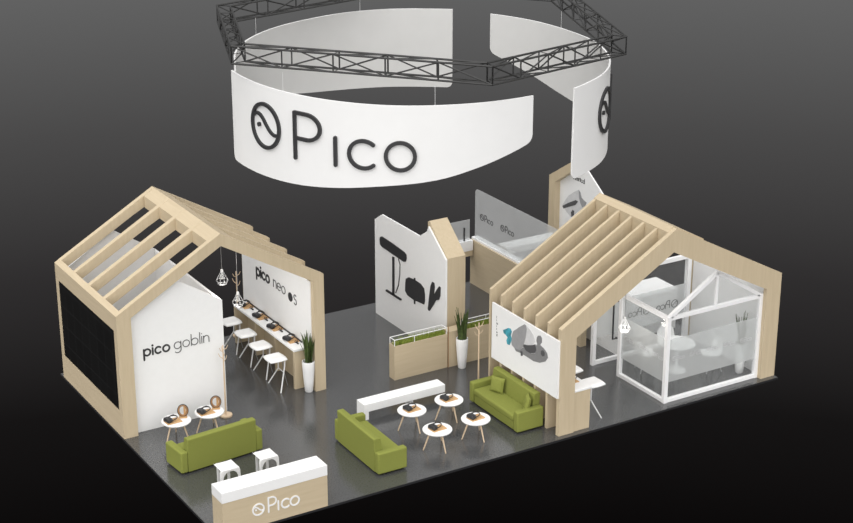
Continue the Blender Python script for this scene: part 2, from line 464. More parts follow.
# ------------------------------------------------------------------ round tables
TH = .475
def make_table(label, loc, rz):
    t = thing('round_coffee_table', label, 'table', loc, rz, 'round white coffee tables'); t.scale = (.96, .96, 1)
    MB().lathe([(0, TH-.07), (.24, TH-.07), (.325, TH-.055), (.35, TH-.03), (.352, TH-.015), (.345, TH-.004), (.33, TH), (0, TH)], 40).build('tabletop', 'white', t, smooth=True)
    for a in (172, -88, 42):
        q = math.radians(a)
        MB().tube([(.19*math.cos(q), .19*math.sin(q), TH-.068), (.36*math.cos(q), .36*math.sin(q), 0)], .024, 10, r2=.014).build('leg', 'beech', t, smooth=True)
    return t
tb0 = make_table('round white lounge table at the front left, beside the middle sofa arm', (5.895, 1.10, 0), 0)
dup(tb0, (6.925, 1.11, 0), 0, 'round white lounge table at the front right, nearest the sofa below the poster')
dup(tb0, (5.905, 2.24, 0), 0, 'round white lounge table in front of the middle of the low bench')
dup(tb0, (6.925, 2.27, 0), 0, 'round white lounge table in front of the right end of the low bench')
dup(tb0, (1.05, 4.54, 0), math.radians(30), 'round white table in front of the white booth, left one of the pair')
dup(tb0, (1.88, 4.57, 0), math.radians(10), 'round white table in front of the white booth, beside the coat rack')
kit(5.895, 1.10, TH, .05, 'on the lounge table nearest the floor edge on the left', -1.35, -.06, .02)
kit(6.925, 1.11, TH, .05, 'on the lounge table beside the right green sofa front arm', -1.35, -.06, .02)
kit(5.905, 2.24, TH, .05, 'on the lounge table before the middle of the white bench', -1.35, -.06, .02)
kit(6.925, 2.27, TH, .05, 'on the lounge table before the right end of the white bench', -1.35, -.06, .02)
kit(.95, 4.50, TH, .02, 'on the left table in front of the white booth', -1.35, -.06, .02)
kit(1.78, 4.53, TH, .02, 'on the table beside the coat rack in front of the white booth', -1.35, -.06, .02)
for i, y in enumerate((6.02, 6.90, 7.72, 8.56)):
    kit(4.745, y, 1.06, PI/2, ['on the bar, nearest the potted plant', 'on the bar, second from the potted plant', 'on the bar, third from the potted plant', 'on the bar, at its far end'][i], -1.3, -.055, .05)
kit(9.22, .66, 1.045, PI/2, 'on the bar inside the right house', -1.3, 0, 0)
c0 = None
for i, y in enumerate((5.76, 6.62, 7.45, 8.27)):
    where = ['nearest the potted plant', 'second from the potted plant', 'third from the potted plant', 'at the far end'][i]
    if c0 is None:
        c0 = thing('hand_controller', 'x', 'controller', (4.77, y, 1.06), 0, 'small controllers on the bar')
        MB().tube([(0, -.05, .02), (0, .03, .022), (0, .055, .03)], .02, 8).build('grip', 'black', c0, smooth=True)
        MB().tube([(.04*math.cos(a), .055, .045+.03*math.sin(a)) for a in [2*PI*k/14 for k in range(14)]], .008, 6, True).build('tracking_ring', 'black', c0, smooth=True)
        c0['label'] = 'small black controller on the bar, '+where
    else: dup(c0, (4.77, y, 1.06), 0, 'small black controller on the bar, '+where)

# ring displays on the two left tables
def make_ring_display(label, loc, rz):
    r = thing('ring_display', label, 'display stand', loc, rz, 'upright ring displays')
    MB().box(-.09, .09, -.08, .08, 0, .018).build('base', 'tray', r, bevel=.005)
    MB().box(.015, .065, .006, .026, .018, .27).build('post', 'tray', r, bevel=.004)
    MB().tube([(.098*math.cos(a), .0, .165+.125*math.sin(a)) for a in [2*PI*k/28 for k in range(28)]], .024, 8, True).build('ring', 'brown', r, smooth=True)
    MB().tube([(.118*math.cos(a), -.004, .165+.146*math.sin(a)) for a in [2*PI*k/28 for k in range(28)]], .014, 6, True).build('rim', 'black', r, smooth=True)
    return r
rd0 = make_ring_display('upright brown ring display on the left table before the white booth', (1.245, 4.60, TH), -.4)
dup(rd0, (2.075, 4.63, TH), -.4, 'upright brown ring display on the table beside the coat rack')

# ------------------------------------------------------------------ sofas
def make_sofa(label, loc, rz, cushions=False):
    """back along -y, seat opens to +y, centre at origin, 2.0 x .8"""
    s = thing('green_sofa', label, 'sofa', loc, rz, 'olive green sofas')
    MB().box(-.83, .83, -.36, .31, .035, .26).build('base', 'green', s, bevel=.02, seg=3)
    MB().box(-.85, .85, -.20, .335, .255, .41).build('seat_cushion', 'green', s, bevel=.045, seg=4)
    k = MB()
    k.prism([(-.40, .035), (-.40, .57), (-.415, .81), (-.395, .83), (-.27, .83), (-.24, .81), (-.18, .40), (-.18, .035)], 'x', -.86, .86).build('backrest', 'green', s, bevel=.035, seg=4)
    for sx in (-1, 1):
        MB().box(min(sx*.86, sx*1.03), max(sx*.86, sx*1.03), -.40, .33, .035, .54).build('armrest', 'green', s, bevel=.035, seg=4)
    for sx in (-.9, .9):
        for sy in (-.33, .26): MB().lathe([(.022, 0), (.03, .04)], 10, c=(sx, sy)).build('foot', 'black', s)
    return s
sf = make_sofa('green sofa standing between the reception counter and the two booth tables', (1.41, 3.31, 0), .09)
sf2 = dup(sf, (4.48, 1.60, 0), -PI/2-.01, 'green sofa left of the four lounge tables, seen from behind')
sf3 = dup(sf, (8.125, 1.73, 0), PI/2, 'green sofa with two cushions below the white headset poster')
for i, (x, y, rz, lab) in enumerate(((8.14, 2.12, .4, 'square green cushion leaning at the far end of the sofa below the headset poster'),
                                    (8.19, .98, -.5, 'square green cushion at the near end of the sofa below the headset poster'))):
    mb = MB(); n = 8; vs = []; fs = []
    for sgn in (1, -1):
        for a in range(n+1):
            for b in range(n+1):
                u = -1+2*a/n; v = -1+2*b/n
                th = .065*((1-u**4)*(1-v**4))**.5+.004
                vs.append((sgn*th, u*.19*(1-.06*(1-v*v)), .19+v*.19*(1-.06*(1-u*u))))
    m = (n+1)**2
    for a in range(n):
        for b in range(n):
            q = a*(n+1)+b
            fs.append((q, q+1, q+n+2, q+n+1)); fs.append((m+q, m+q+n+1, m+q+n+2, m+q+1))
    for kk in range(n):
        for a, b in ((kk*(n+1), (kk+1)*(n+1)), (kk*(n+1)+n, (kk+1)*(n+1)+n), (kk, kk+1), (n*(n+1)+kk, n*(n+1)+kk+1)):
            fs.append((a, b, m+b, m+a))
    mat = Matrix.Rotation(math.radians(14), 4, 'Y')
    o = mb.add(vs, fs, mat).build('sofa_cushion', 'green', None, smooth=True)
    o.location = (x, y, .41); o.rotation_euler = (0, 0, rz)
    tag(o, lab, 'cushion', 'green sofa cushions')

# ------------------------------------------------------------------ bench, reception counter, low stools
b = thing('low_bench', 'long low white bench behind the lounge tables', 'bench', (6.25, 3.33, 0), world=True)
MB().box(5.15, 7.36, 3.14, 3.50, .20, .40).build('top', 'white', b, bevel=.006)
MB().box(5.15, 5.27, 3.14, 3.50, 0, .199).build('end_panel', 'white', b)
MB().box(6.44, 6.54, 3.26, 3.48, 0, .199).build('end_panel', 'white', b)

rc = thing('reception_counter', 'white topped wooden reception counter with a white round logo on its front', 'counter', (1.3, .25, 0), world=True)
MB().box(.10, 2.52, -.01, .49, .73, .97).build('countertop', 'white', rc, bevel=.006)
MB().box(.105, 2.515, -.005, .485, 0, .729).build('body', 'wood_x', rc)
t = MB(); mp = on_front(-.005)
emblem(t, .905, .38, .125, .034, mp, .012)
write(t, 'P', 1.135, .25, .20, .034, mp, .012)
write(t, 'I', 1.36, .25, .20, .036, mp, .012)
write(t, 'c', 1.435, .25, .20, .036, mp, .012)
write(t, 'o', 1.64, .25, .20, .036, mp, .012)
t.build('lettering', 'white', rc)

def make_low_stool(label, loc, rz):
    s = thing('moulded_stool', label, 'stool', loc, rz, 'white moulded stools')
    mb = MB(); n = 14
    h = .50; vs = []; fs = []
    def P(u, v):            # u along the arch (-1..1 over both legs), v across
        a = abs(u)
        # path: foot -> up the leg -> rounded shoulder -> seat
        pts = [(0.0, .0, h-.012), (.5, .165, h), (.62, .205, h-.02), (.70, .225, h-.07), (1.0, .235, 0)]
        for i in range(len(pts)-1):
            if a <= pts[i+1][0]:
                t = (a-pts[i][0])/(pts[i+1][0]-pts[i][0])
                x = pts[i][1]+(pts[i+1][1]-pts[i][1])*t; z = pts[i][2]+(pts[i+1][2]-pts[i][2])*t; break
        w = .21 if a < .62 else .21+.03*(a-.62)/.38
        return (math.copysign(x, u) if u else 0, v*w, z)
    def shell(off):
        out = []
        for i in range(2*n+1):
            for j in range(9):
                u = -1+i/n; v = -1+j/4
                x, y, z = P(u, v)
                z -= .05*abs(v)**6 if abs(u) < .62 else 0
                if off:
                    if abs(u) < .62: z -= .024
                    else: x -= math.copysign(.024, u); z -= .01 if abs(u) < .75 else 0
                out.append((x, y, max(z, 0)))
        return out
    A = shell(0); Bv = shell(1); m = len(A)
    W = 9
    def keep(i, j):  # arch cut-out through the foot end of each side so that it stands on two feet
        u = abs(-1+(i+.5)/n); v = -1+(j+.5)/4
        return not (u > .66 and v > -.70)
    cells = {(i, j) for i in range(2*n) for j in range(8) if keep(i, j)}
    for i, j in cells:
        q = i*W+j
        fs.append((q, q+1, q+W+1, q+W)); fs.append((m+q, m+q+W, m+q+W+1, m+q+1))
        for (di, dj, a, b_) in ((-1, 0, q, q+1), (1, 0, q+W, q+W+1), (0, -1, q, q+W), (0, 1, q+1, q+W+1)):
            if (i+di, j+dj) not in cells: fs.append((a, b_, m+b_, m+a))
    for y0, y1, lx in ((-.226, -.200, .235), (.150, .176, .15)):
        ra = lx-.055
        ar = [(ra*math.cos(math.radians(q)), .235+.205*math.sin(math.radians(q))) for q in range(180, -1, -15)]
        mb.prism([(-lx, 0), (-min(lx, .224), .42), (-min(lx, .19), .475), (min(lx, .19), .475), (min(lx, .224), .42), (lx, 0), (ra, 0)]+ar[::-1]+[(-ra, 0)], 'y', y0, y1)
    mb.add(A+Bv, fs).build('shell', 'white', s, smooth=True)
    return s
ls = make_low_stool('white moulded stool behind the reception counter, left one', (1.09, 1.95, 0), PI*0)
dup(ls, (2.04, 2.00, 0), 0, 'white moulded stool behind the reception counter, right one')

# ------------------------------------------------------------------ tall vases with snake plants
def make_plant(label, loc, rz, seed):
    p = thing('potted_snake_plant', label, 'potted plant', loc, rz, 'snake plants in tall white vases')
    MB().lathe([(.085, 0), (.10, .02), (.125, .30), (.15, .62), (.155, .78), (.15, .80), (.135, .80), (.13, .74), (0, .735)], 28).build('vase', 'white', p, smooth=True)
    MB().lathe([(.128, .74), (.1, .757), (0, .76)], 20).build('soil', 'soil', p)
    rnd = random.Random(seed)
    for k in range(22):
        a = 2*PI*k/22*2.4; rr = .02+.06*rnd.random(); L = .5+.36*rnd.random(); lean = .05+.11*rnd.random(); wd = .027+.014*rnd.random()
        tw = rnd.random()*PI
        vs = []; fs = []; n = 8
        for i in range(n+1):
            t = i/n; ww = wd*(1-.25*t)*(1 if t < .7 else max(.03, (1-t)/.3))
            cx = (rr+lean*t*t*.9)*math.cos(a); cy = (rr+lean*t*t*.9)*math.sin(a); z = .74+L*t
            dx, dy = math.cos(tw+t*.8), math.sin(tw+t*.8)
            vs += [(cx-dx*ww, cy-dy*ww, z), (cx-dy*.008, cy+dx*.008, z), (cx+dx*ww, cy+dy*ww, z), (cx+dy*.004, cy-dx*.004, z)]
        for i in range(n):
            q = 4*i
            for k2 in range(4): fs.append((q+k2, q+(k2+1) % 4, q+4+(k2+1) % 4, q+4+k2))
        fs.append((0, 1, 2, 3)); fs.append((4*n+3, 4*n+2, 4*n+1, 4*n))
        MB().add(vs, fs).build('leaf', 'leaf', p, smooth=True)
    return p
pl = make_plant('snake plant in a tall white vase at the end of the left house bar', (4.79, 5.24, 0), 0, 3)
dup(pl, (8.69, 4.50, 0), 1.3, 'snake plant in a tall white vase before the wooden column')
dup(pl, (14.42, .72, 0), 2.1, 'snake plant in a tall white vase behind the glass meeting room front')

# ------------------------------------------------------------------ coat racks
def make_rack(label, loc, rz, h=1.8):
    r = thing('coat_rack', label, 'coat rack', loc, rz, 'branch coat racks')
    MB().lathe([(.15, 0), (.155, .012), (.15, .04), (0, .045)], 28).build('base', 'beech', r, smooth=True)
    MB().tube([(0, 0, .04), (0, 0, h)], .022, 10, r2=.015).build('pole', 'beech', r, smooth=True)
    for a, z in ((0, h-.42), (120, h-.34), (240, h-.28), (60, h-.2), (180, h-.16), (300, h-.12)):
        q = math.radians(a)
        MB().tube([(0, 0, z), (.08*math.cos(q), .08*math.sin(q), z+.05), (.115*math.cos(q), .115*math.sin(q), z+.13)], .010, 6, r2=.007).build('branch', 'beech', r, smooth=True)
    return r
rk = make_rack('wooden branch coat rack beside the white booth front', (2.50, 5.05, 0), .4)
dup(rk, (8.29, 3.12, 0), .9, 'wooden branch coat rack behind the right green sofa')
dup(rk, (4.78, 9.18, 0), .2, 'wooden branch coat rack behind the far end of the left house bar')

# ------------------------------------------------------------------ pendants
def make_pendant(label, loc, top, cm='wire', cr=.0032):
    p = thing('pendant_lamp', label, 'pendant lamp', loc, 0, 'wire cage pendant lamps')
    MB().tube([(0, 0, .15), (0, 0, top)], .006, 6).build('cord', 'steel', p)
    MB().lathe([(.012, .20), (.03, .18), (.032, .12), (0, .118)], 14).build('socket', 'white', p, smooth=True)
    cage = MB()
    prof = [(.03, .14), (.14, -.08), (.10, -.17), (.03, -.19)]
    for k in range(8):
        a = 2*PI*k/8
        cage.tube([(r*math.cos(a), r*math.sin(a), z) for r, z in prof], cr, 5)
    for r, z in prof[1:]: cage.tube([(r*math.cos(2*PI*k/16), r*math.sin(2*PI*k/16), z) for k in range(16)], cr, 5, True)
    cage.build('cage', cm, p, smooth=True)
    MB().lathe([(.02, .12), (.045, .05), (.05, .0), (.03, -.045), (0, -.055)], 16).build('bulb', 'bulb', p, smooth=True)
    return p
make_pendant('wire pendant lamp under the ridge of the left house', (2.76, 5.5, 3.29), .88)
make_pendant('wire pendant lamp hanging lower beside the far end of the left house bar', (3.43, 6.15, 2.37), 1.36)
make_pendant('white wire pendant lamp before the glass meeting room in the right house', (11.10, 1.13, 1.86), 1.72, 'frame_white', .007)

# ------------------------------------------------------------------ ring banner
CX, CY, RR = 7.854, 5.157, 4.533
def interp(tab, x):
    """monotone-ish cubic through the table"""
    if x <= tab[0][0]: return tab[0][1]
    if x >= tab[-1][0]: return tab[-1][1]
    for i in range(len(tab)-1):
        if x <= tab[i+1][0]:
            x0, y0 = tab[i]; x1, y1 = tab[i+1]; h = x1-x0; t = (x-x0)/h
            m0 = (y1-tab[i-1][1])/(x1-tab[i-1][0]) if i else (y1-y0)/h
            m1 = (tab[i+2][1]-y0)/(tab[i+2][0]-x0) if i+2 < len(tab) else (y1-y0)/h
            return (2*t**3-3*t*t+1)*y0+(t**3-2*t*t+t)*h*m0+(-2*t**3+3*t*t)*y1+(t**3-t*t)*h*m1
ZB = [(0, 5.92), (18, 5.93), (34, 5.98), (47, 6.08), (58, 6.20), (75, 6.37), (86, 6.58), (98, 6.86), (103, 7.0)]
def banner(label, a0, span, rad):
    bn = thing('hanging_banner', label, 'banner', (CX, CY, 6), world=True, group='curved hanging banners')
    def r_at(off): return RR*(1+interp(rad, off))
    n = 120; vs = []; fs = []; fi = []; dense = [0, .0008, .002, .004, .007, .011, .016, .02]
    ts = dense+[.02+.96*(i+1)/(n-13) for i in range(n-14)]+[1-q for q in dense[::-1]]
    n = len(ts)-1
    rows = 6; K = rows+1
    for i in range(n+1):
        # denser near the ends for the round corners
        t = ts[i]
        off = span*t
        dl = off*RR*PI/180; dr = (span-off)*RR*PI/180
        zb = interp(ZB, off*103/span)
        c = .14
        for dd in (dl, dr):
            if dd < c: zb += c-math.sqrt(max(0, c*c-(c-dd)**2))
        a = math.radians(a0+off); r = r_at(off)
        for rr in (r, r-.04):
            for j in range(K):
                z = zb+(8.0-zb)*j/rows
                vs.append((CX+rr*math.cos(a), CY+rr*math.sin(a), z))
    W = 2*K
    for i in range(n):
        for j in range(rows):
            q = i*W+j
            fs.append((q, q+1, q+W+1, q+W))
        q = i*W
        fs.append((q, q+W, q+W+K, q+K)); fs.append((q+rows, q+rows+K, q+W+rows+K, q+W+rows))
    for i in (0, n):
        q = i*W
        for j in range(rows): fs.append((q+j, q+j+1, q+j+1+K, q+j+K))
    sheet = MB().add(vs, fs).build('sheet', 'banner', bn)
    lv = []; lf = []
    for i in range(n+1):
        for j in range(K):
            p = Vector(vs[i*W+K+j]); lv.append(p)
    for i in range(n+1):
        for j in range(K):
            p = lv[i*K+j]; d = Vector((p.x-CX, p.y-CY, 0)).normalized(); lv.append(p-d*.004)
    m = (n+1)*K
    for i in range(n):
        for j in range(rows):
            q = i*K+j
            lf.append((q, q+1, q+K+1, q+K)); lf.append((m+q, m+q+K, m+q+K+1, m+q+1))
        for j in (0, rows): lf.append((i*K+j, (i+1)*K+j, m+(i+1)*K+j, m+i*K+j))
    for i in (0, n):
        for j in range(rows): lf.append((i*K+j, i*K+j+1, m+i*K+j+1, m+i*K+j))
    ln = MB().add(lv, lf).build('shaded_inner_face', 'shaded_inner_face', bn); ln['label'] = 'plain inner side of the banner, its shade painted in light grey'  # thin inner face, grey colour stands in for shade inside the ring
    for o_ in (sheet, ln):
        for p_ in o_.data.polygons: p_.use_smooth = True
        o_.data.set_sharp_from_angle(angle=math.radians(35))
    # raised logo. u = metres along the sheet from the start
    def mp(u, v, h):
        off = u/(RR*PI/180); a = math.radians(a0+off); r = r_at(off)+.004+h
        return (CX+r*math.cos(a), CY+r*math.sin(a), v)
    D = RR*PI/180*span/102
    t = MB(); emblem(t, 20.9*RR*PI/180, 7.11, .49, .082, mp, .05, sx=1.0); t.build('emblem', 'ink', bn)
    t = MB()
    write(t, 'P', 33.2*D, 6.59, .615, .082, mp, .05, sx=1.25)
    write(t, 'I', 46.4*D, 6.60, .605, .082, mp, .05)
    write(t, 'c', 50.4*D, 6.60, .605, .082, mp, .05, sx=1.06)
    write(t, 'o', 60.5*D, 6.60, .605, .082, mp, .05, sx=1.0)
    t.build('lettering', 'ink', bn)
    for off in (span*.28, span*.72):
        a = math.radians(a0+off); r = r_at(off)-.02
        MB().tube([(CX+r*math.cos(a), CY+r*math.sin(a), 7.99), (CX+r*math.cos(a), CY+r*math.sin(a), 8.42)], .0035, 5).build('suspension_wire', 'frame_white', bn)
    return bn
banner('white curved banner facing front with a large round emblem and black lettering', 169.9, 102,
       [(0, -.003), (15, -.010), (31, -.005), (46, .006), (61, .015), (79, .006), (102, -.007)])
banner('white curved banner on the right, its logo cut off by the curve', -74.3, 109.3,
       [(0, .023), (9, .012), (20, .004), (43, -.028), (60, -.04), (75, -.05), (96, -.028), (110, -.007)])
banner('white curved banner at the back left, showing its plain inner side', 48.5, 106,
       [(0, .041), (8, .037), (20, .043), (34, .027), (49, -.007), (69, -.029), (90, -.046), (106, -.05)])

# ------------------------------------------------------------------ truss
T = thing('lighting_truss', 'black six sided lattice truss above the ring of white banners', 'truss', (7.9, 5.3, 8.36), world=True)
V = [(3.17, 5.02), (6.94, .74), (10.80, 1.40), (12.80, 6.68), (10.2, 9.80), (4.56, 8.77)]
cen = Vector((sum(v[0] for v in V)/6, sum(v[1] for v in V)/6))
zb, zt = 8.41, 8.80
def inset(v, d):
    q = Vector(v)-cen; return Vector(v)+q.normalized()*d
for i in range(6):
    a, b_ = V[i], V[(i+1) % 6]
    ao, bo, ai, bi = inset(a, .17), inset(b_, .17), inset(a, -.17), inset(b_, -.17)
    mb = MB(); r = .024
    for p, q in ((ao, bo), (ai, bi)):
        for z in (zb, zt): mb.tube([(p.x, p.y, z), (q.x, q.y, z)], r, 6)
    L = (bo-ao).length; ns = 5
    for k in range(ns+1):
        t = k/ns
        po = ao.lerp(bo, t); pi_ = ai.lerp(bi, t)
        rect = [(po.x, po.y, zb), (po.x, po.y, zt), (pi_.x, pi_.y, zt), (pi_.x, pi_.y, zb)]
        mb.tube(rect, .020, 5, True)
        if k < ns:
            qo = ao.lerp(bo, (k+1)/ns); qi = ai.lerp(bi, (k+1)/ns)
            A = ((po.x, po.y), (qo.x, qo.y)); Bq = ((pi_.x, pi_.y), (qi.x, qi.y))
            z1, z2 = (zb, zt) if k % 2 else (zt, zb)
            mb.tube([(*A[0], z1), (*A[1], z2)], .018, 5); mb.tube([(*Bq[0], z2), (*Bq[1], z1)], .018, 5)
            mb.tube([(*A[0], zt), (*Bq[1], zt)], .016, 5); mb.tube([(*Bq[0], zb), (*A[1], zb)], .016, 5)
    mb.build('truss_section', 'truss', T, smooth=True)

# ------------------------------------------------------------------ centre: graphic wall with wooden column
G = thing('graphic_wall', 'white wall with black headset silhouettes and a wooden gable edge', 'display wall', (8.8, 6.9, 0), world=True)
prof = [(8.70, 0), (8.70, 2.67), (8.32, 2.91), (6.40, 2.91), (6.04, 3.15), (5.97, 3.30), (5.135, 2.67), (5.135, 0)]
gp = MB().prism(prof, 'x', 8.60, 8.645).build('panel', 'panel', G)
col = [(5.14, 0), (5.14, 2.70), (5.98, 3.40), (6.10, 3.31), (6.02, 3.24), (5.34, 2.66), (5.34, 0)]
MB().prism([(5.13, 0), (5.13, 2.70), (6.0, 3.43), (6.07, 3.39), (6.07, 3.12), (5.4, 2.58), (5.4, 0)], 'x', 8.647, 9.17).build('wooden_column', 'wood', G)
mp = on_left(8.60)
t = MB()
for q in ([(-8.418, 2.193), (-8.388, 2.269), (-8.302, 2.311), (-7.687, 2.289), (-7.139, 2.243), (-7.045, 2.200), (-7.032, 2.102), (-7.073, 2.007), (-7.169, 1.969), (-7.691, 1.992), (-8.307, 2.018), (-8.406, 2.061)], [(-7.761, 1.924), (-7.664, 1.926), (-7.678, 0.856), (-7.776, 0.852)], [(-8.129, 0.860), (-8.072, 0.895), (-7.316, 0.891), (-7.317, 0.846), (-7.386, 0.829), (-8.115, 0.827)]): t.patch(q, mp, .02)
t.stroke([(-7.456, 1.949), (-7.375, 1.827), (-7.392, 1.539), (-7.465, 1.216), (-7.607, 0.956)], .03, mp, .012)
t.build('headset_stand_print', 'ink', gp)
t = MB()
for q in ([(-7.092, 1.417), (-7.064, 1.538), (-6.927, 1.621), (-6.631, 1.654), (-6.338, 1.643), (-6.167, 1.570), (-6.127, 1.416), (-6.127, 1.232), (-6.167, 1.137), (-6.286, 1.125), (-6.674, 1.085), (-6.985, 1.104), (-7.107, 1.188)], [(-6.658, 1.697), (-6.604, 1.707), (-6.604, 1.626), (-6.658, 1.608)], [(-6.661, 1.090), (-6.607, 1.109), (-6.607, 0.990), (-6.661, 0.979)]): t.patch(q, mp, .02)
t.build('headset_front_print', 'ink', gp)
t = MB(); t.patch([(-5.969, 1.097), (-5.917, 1.379), (-5.840, 1.755), (-5.762, 1.890), (-5.672, 1.891), (-5.646, 1.799), (-5.684, 1.547), (-5.555, 1.736), (-5.428, 1.881), (-5.364, 1.874), (-5.375, 1.640), (-5.439, 1.517), (-5.580, 1.453), (-5.709, 1.277), (-5.891, 1.059), (-5.956, 1.050)], mp, .02); t.build('headset_side_print', 'ink', gp)

# planters with rails
def planter(label, x0, x1, grasslabel, seed):
    p = thing('wooden_planter', label, 'planter', ((x0+x1)/2, 4.82, 0), world=True, group='wooden planters with white rails')
    mb = MB().box(x0, x1, 4.70, 4.73, 0, .90).box(x0, x1, 4.93, 4.96, 0, .90).box(x0, x0+.03, 4.73, 4.93, 0, .90).box(x1-.03, x1, 4.73, 4.93, 0, .90).box(x0+.03, x1-.03, 4.73, 4.93, .55, .80)
    mb.build('box', 'wood_x', p)
    r = MB()
    for y in (4.72, 4.945):
        r.tube([(x0+.015, y, 1.06), (x1-.015, y, 1.06)], .010, 6)
        for x in (x0+.015, (x0*.62+x1*.38), x1-.015): r.tube([(x, y, .90), (x, y, 1.06)], .010, 6)
    for x in (x0+.015, x1-.015): r.tube([(x, 4.72, 1.06), (x, 4.945, 1.06)], .010, 6)
    r.build('rail', 'frame_white', p, smooth=True)
    g = MB(); rnd = random.Random(seed)
    for k in range(int((x1-x0)*620)):
        x = rnd.uniform(x0+.045, x1-.045); y = rnd.uniform(4.745, 4.915); h = rnd.uniform(.17, .29); a = rnd.uniform(0, PI)
        dx, dy = .006*math.cos(a), .006*math.sin(a); lx, ly = rnd.uniform(-.015, .015), rnd.uniform(-.012, .012)
        dx *= 1.5; dy *= 1.5
        g.add([(x-dx, y-dy, .80), (x+dx, y+dy, .80), (x-dy*.5, y+dx*.5, .80), (x+lx, y+ly, .80+h)], [(0, 1, 3), (1, 2, 3), (2, 0, 3), (0, 2, 1)])
    o = g.build('grass', 'grass'); tag(o, grasslabel, 'grass', kind='stuff')
planter('wooden planter with white rail before the white graphic wall', 6.87, 8.39, 'bright green grass in the planter left of the tall vase', 1)
planter('wooden planter with white rail behind the coat rack, right of the tall vase', 8.92, 10.9, 'bright green grass in the planter right of the tall vase', 2)
pb = MB().box(8.41, 8.90, 4.68, 4.98, 0, .95).build('wooden_plinth', 'wood'); tag(pb, 'plain wooden plinth behind the tall vase between the two planters', 'plinth')
rp = MB().box(8.392, 8.407, 4.672, 4.69, 0, 1.10).build('slim_post', 'brown'); tag(rp, 'slim brown post at the right end of the left planter', 'post')

# ------------------------------------------------------------------ back: low wooden wall, tall glass
W_ = thing('low_wooden_wall', 'low wooden partition with a white top behind the wooden column', 'partition', (12.1, 6.6, 0), world=True)
MB().box(11.95, 12.14, 4.0, 9.25, 0, 1.30).build('boarding', 'wood_y', W_)
MB().box(12.0, 12.2, 3.98, 9.27, 1.301, 1.36).build('white_cap', 'frame_white', W_)
MB().box(10.9, 11.915, 9.07, 9.27, .88, 1.04).build('header_beam', 'wood_x', W_)
MB().box(10.88, 11.915, 9.06, 9.28, 1.041, 1.33).build('header_cap', 'frame_white', W_)
def rounded(y0, y1, z0, z1, r):     # rounded corner at far top (y1)
    return [(y0, z0), (y0, z1)]+[(y1-r+r*math.cos(math.radians(q)), z1-r+r*math.sin(math.radians(q))) for q in (90, 70, 50, 30, 10, 0)]+[(y1, z0)]
tg = MB().prism(rounded(5.0, 9.15, 1.361, 2.80, .12), 'x', 12.03, 12.045).build('tall_glass_screen', 'smoke')
tag(tg, 'tall grey frosted glass screen standing on the low wooden wall', 'glass screen')
t = MB(); mp = on_left(12.03)
emblem(t, -8.80, 2.06, .085, .022, mp, .004); write(t, 'PIco', -8.66, 1.98, .11, .02, mp, .004)
emblem(t, -7.78, 2.06, .085, .022, mp, .004); write(t, 'PIco', -7.64, 1.98, .11, .02, mp, .004)
t.build('lettering', 'ink', tg)
bg = MB().box(10.92, 11.86, 9.15, 9.165, 1.331, 1.93).build('low_glass_screen', 'smoke'); tag(bg, 'small grey glass screen on the white header beam at the back', 'glass screen')
dp = MB().tube([(11.67, 9.13, 1.331), (11.67, 9.13, 1.72)], .022, 8).build('black_post', 'black'); tag(dp, 'short black post standing on the white header beam', 'post')
bc = thing('back_counter', 'white counter seen through the tall grey glass screen', 'counter', (13.2, 8.3, 0), world=True)
MB().box(12.4, 14.2, 8.1, 8.55, 1.12, 1.30).build('top', 'white', bc)
MB().box(12.45, 14.15, 8.15, 8.5, 0, 1.119).build('body', 'grey_light', bc)

# headset pentagon
Pn = thing('gable_poster', 'white gable shaped poster in a wooden frame at the back right', 'poster wall', (14.6, 7.9, 0), world=True)
out = [(9.13, 0), (9.13, 2.80), (7.72, 3.68), (6.30, 2.62), (6.30, 0)]
inn = [(8.80, 0), (8.80, 2.70), (7.74, 3.40), (6.30, 2.32), (6.30, 0)]
pp = MB().prism([(8.83, 0), (8.83, 2.70), (7.90, 3.42), (7.74, 3.42), (6.35, 2.49), (6.35, 0)], 'x', 14.66, 14.70).build('panel', 'panel', Pn)
fr = MB()
fr.prism([(8.83, 0), (9.12, 0), (9.12, 2.79), (7.92, 3.55), (7.92, 3.28), (8.83, 2.66)], 'x', 14.48, 14.72)
fr.build('frame', 'wood', Pn)
mp = on_left(14.66)
t = MB(); write(t, 'lnmrtcd', -8.20, 2.90, .075, .02, mp, .01, gap=.34); t.build('lettering', 'ink_soft', pp)
def printed(pts, mat, mp, name, par, d=.012, lab=None):
    t = MB(); t.patch(pts, mp, d); o = t.build(name, mat, par)
    if lab: o['label'] = lab
printed([(-8.690, 1.974), (-8.587, 2.140), (-8.413, 2.349), (-8.167, 2.522), (-7.947, 2.652), (-7.863, 2.592), (-7.803, 2.471), (-7.692, 2.419), (-7.566, 2.395), (-7.613, 2.275), (-7.811, 2.121), (-8.071, 1.914), (-8.291, 1.752), (-8.480, 1.843)], 'grey_pale', mp, 'headset_print', pp, .005, 'pale silver headset picture')
printed([(-7.947, 2.652), (-7.863, 2.592), (-7.803, 2.471), (-7.692, 2.419), (-7.566, 2.395), (-7.613, 2.275), (-7.752, 2.195), (-7.847, 2.290), (-7.918, 2.437)], 'grey_mid', mp, 'headset_print', pp, .009)
printed([(-8.689, 1.963), (-8.403, 2.138), (-8.065, 2.316), (-7.956, 2.303), (-8.075, 2.167), (-8.396, 2.015), (-8.631, 1.900)], 'grey_dark', mp, 'headset_print', pp, .011)
printed([(-8.271, 1.894), (-8.194, 1.996), (-8.120, 1.973), (-8.132, 1.856), (-8.237, 1.768)], 'grey_dark', mp, 'headset_print', pp, .011)

